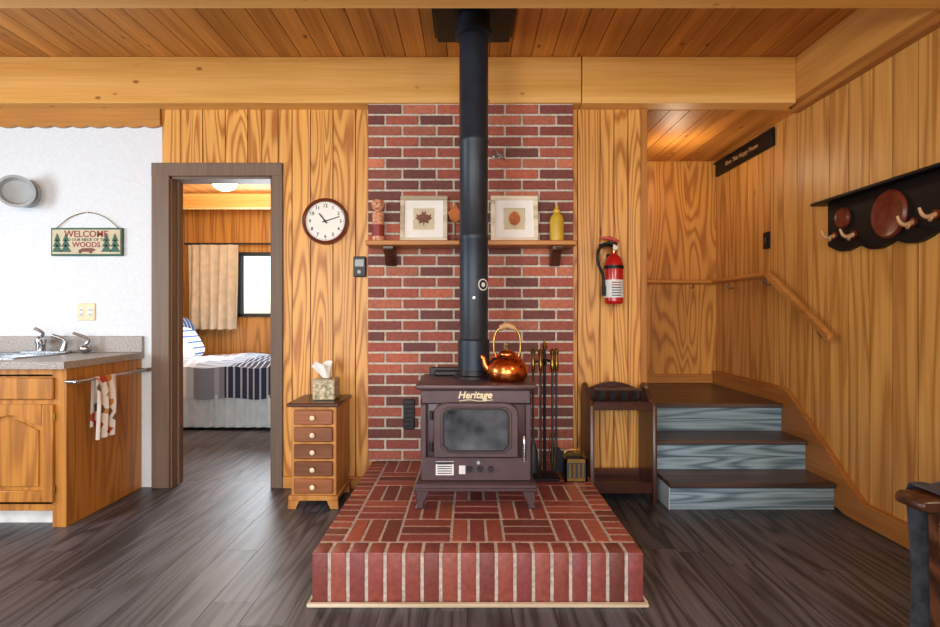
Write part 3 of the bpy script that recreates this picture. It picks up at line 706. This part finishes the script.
m=MB('backsplash'); m.box(-4.28,-2.10,W-.025,W-.002,.8705,.975,M_counter,.003)
m.done()
m=MB('kitchen_sink')
for a,b,c,d in ((sx0-.015,sx1+.015,sy0-.015,sy0+.01),(sx0-.015,sx1+.015,sy1-.01,sy1+.015),(sx0-.015,sx0+.01,sy0,sy1),(sx1-.01,sx1+.015,sy0,sy1)): m.box(a,b,c,d,.868,.878,M_steel,.003)
for a,b,c,d in ((sx0+.002,sx1-.002,sy0+.002,sy0+.006),(sx0+.002,sx1-.002,sy1-.006,sy1-.002),(sx0+.002,sx0+.006,sy0,sy1),(sx1-.006,sx1-.002,sy0,sy1)): m.box(a,b,c,d,.834,.87,M_steel)
m.box(sx0+.003,sx1-.003,sy0+.003,sy1-.003,.8335,.838,M_steel)
m.lathe([(0,.838),(.035,.838),(.035,.842),(0,.842)],M_grayd,T((sx0+sx1)/2,(sy0+sy1)/2,0),20)
ob_sink=m.done()
_loc=ob_sink.location.copy(); ob_sink.parent=ob_counter; ob_sink.location=_loc-ob_counter.location
m=MB('kitchen_faucet')
fx,fy=-2.70,3.285; m.box(fx-.11,fx+.18,fy-.03,fy+.03,.8705,.888,M_steel,.006)
m.lathe([(0,0),(.026,0),(.024,.04),(.03,.05),(.03,.075),(.018,.09),(0,.092)],M_steel,T(fx,fy,.887),20)
m.tube([(fx,fy,.965),(fx+.03,fy-.02,1.0),(fx-.0,fy-.05,1.03)],.009,M_steel,10,4)
m.tube([(fx,fy,.93),(fx+.06,fy-.06,.955),(fx+.12,fy-.14,.96),(fx+.14,fy-.16,.935)],.012,M_steel,12,5)
m.tube([(fx+.14,fy,.887),(fx+.15,fy-.0,.95),(fx+.10,fy-.04,.985)],[.018,.012],M_steel,12,5)
m.sell((fx+.28,fy,.90),(.035,.035,.03),M_steel); m.tube([(fx+.28,fy,.92),(fx+.30,fy,.96),(fx+.24,fy-.05,1.0)],[.012,.009],M_steel,10,5)
m.done()
m=MB('towel_bar'); m.cyl((-2.055,2.72,.762),(-2.055,3.34,.762),.008,M_steel)
for y in (2.74,3.32): m.cyl((-2.117,y,.762),(-2.05,y,.762),.011,M_steel); m.sell((-2.055,y+(-.02 if y<3 else .02),.762),(.013,.013,.013),M_steel)
m.done()
m=MB('hand_towel')
def tw(u,v):
    y=2.84+.165*u+.01*math.sin(v*4)
    dx=.012*math.sin(u*17)*min(1,abs(v-.35)*3)
    if v<.35: return (-2.067+dx*.3,y,.76-.26*(1-v/.35))
    t=(v-.35)/.65
    if t<.08: a=math.pi*(1-t/.08); return (-2.055+.0115*math.cos(a),y,.762+.0115*math.sin(a))
    return (-2.043+.012*min(1,(t-.08)*4)+dx,y,.762-.33*(t-.08)/.92)
m.grid(tw,24,60,M_towel); m.done()
m=MB('wall_outlet'); m.box(-2.53,-2.415,W-.008,W,1.075,1.185,M_cream,.003)
for x in (-2.502,-2.443):
    m.box(x-.016,x+.016,W-.011,W-.007,1.10,1.16,M_label,.003)
    for z in (1.113,1.143): m.box(x-.007,x-.004,W-.0118,W-.0105,z-.006,z+.006,M_black); m.box(x+.004,x+.007,W-.0118,W-.0105,z-.006,z+.006,M_black)
m.done()
m=MB('welcome_sign')
sx0_,sx1_=-2.69,-2.23
m.box(sx0_,sx1_,W-.02,W-.004,1.49,1.67,M_green,.003); m.box(sx0_+.012,sx1_-.012,W-.0225,W-.0195,1.502,1.658,M_signbg)
m.text('WELCOME',.058,T(-2.46,W-.023,1.628)@FACE,M_redp,.001,off=.001); m.text('TO OUR NECK OF THE',.026,T(-2.46,W-.023,1.592)@FACE,M_black,.001); m.text('WOODS',.046,T(-2.46,W-.023,1.56)@FACE,M_redp,.001,off=.001)
for x in (-2.645,-2.59,-2.33,-2.275):
    for k in range(3): m.prism([(x-.034+k*.007,1.515+k*.034),(x+.034-k*.007,1.515+k*.034),(x,1.565+k*.034)],'xz',W-.026,W-.0225,M_green)
m.prism([(-2.505,1.506),(-2.495,1.506),(-2.49,1.516),(-2.44,1.516),(-2.435,1.506),(-2.425,1.506),(-2.42,1.52),(-2.405,1.522),(-2.405,1.532),(-2.425,1.54),(-2.48,1.538),(-2.505,1.528)],'xz',W-.027,W-.0225,M_leaf)
m.tube([(-2.66,W-.01,1.67),(-2.57,W-.01,1.74),(-2.46,W-.01,1.77),(-2.35,W-.01,1.74),(-2.26,W-.01,1.67)],.0025,M_brass,6,5)
m.cyl((-2.46,W,1.772),(-2.46,W-.02,1.772),.005,M_steel)
m.done()
m=MB('wall_lamp'); m.M=T(-2.85,W,1.89)@R(90,'X')
m.lathe([(0,0),(.085,0),(.09,.01),(.088,.03),(0,.03)],M_gray,None,32)
m.M=T(-2.87,W-.03,1.88)@R(65,'Z')@R(90,'X')
m.lathe([(0,-.01),(.04,-.01),(.07,.01),(.09,.05),(.095,.10),(.1,.105),(.1,.115),(.085,.115),(.07,.09),(0,.085)],M_gray,R(-38,'Y'),36)
m.done()
# ---------------------------------------------------------------- lights & world
w=bpy.data.worlds.new('World'); sc.world=w; w.use_nodes=True; nt=w.node_tree
sky=N(nt,'ShaderNodeTexSky'); sky.sky_type='NISHITA'; sky.sun_disc=False; sky.sun_elevation=math.radians(40); sky.sun_rotation=math.radians(150)
nt.links.new(sky.outputs[0],nt.nodes['Background'].inputs[0]); nt.nodes['Background'].inputs[1].default_value=.35
def area(name,loc,rot,sx,sy,pw,col):
    l=bpy.data.lights.new(name,'AREA'); l.shape='RECTANGLE'; l.size=sx; l.size_y=sy; l.energy=pw; l.color=col
    o=bpy.data.objects.new(name,l); o.location=loc; o.rotation_euler=[math.radians(a) for a in rot]; sc.collection.objects.link(o)
area('window_daylight_left',(-2.2,-2.6,1.4),(90,0,0),1.9,1.7,95,(.86,.93,1))
area('window_daylight_right',(.3,-2.6,1.4),(90,0,0),2.1,1.7,95,(.95,.97,1))
area('kitchen_window_daylight',(-4.2,1.2,1.5),(90,0,-90),1.6,1.0,75,(.78,.89,1))
def pt(name,loc,pw,col,r=.1):
    l=bpy.data.lights.new(name,'POINT'); l.energy=pw; l.color=col; l.shadow_soft_size=r
    o=bpy.data.objects.new(name,l); o.location=loc; sc.collection.objects.link(o)
pt('warm_fill',(-.9,.4,1.9),32,(1,.86,.66),.15)  # added warm fill light in mid-room, no fixture stands for it
pt('warm_fill_right',(1.2,.6,1.9),26,(1,.86,.66),.15)  # second warm fill, added to lift the right side, unseen
pt('alcove_fill',(1.55,3.95,2.2),5,(1,.84,.6),.08)  # point light added to brighten the stair alcove, not a real fixture
pt('bedroom_lamp',(-2.28,4.85,2.18),50,(1,.9,.76),.08)
area('bedroom_window_daylight',(-2.38,6.34,1.5),(-90,0,0),.9,.75,45,(.85,.93,1))
cam=bpy.data.cameras.new('camera'); cam.lens=20; cam.sensor_width=36; cam.clip_start=.05
co=bpy.data.objects.new('camera',cam); co.location=(0,0,1.12); co.rotation_euler=(math.radians(90),0,0); sc.collection.objects.link(co); sc.camera=co
sc.view_settings.view_transform='Standard'; sc.view_settings.look='None'; sc.view_settings.exposure=0
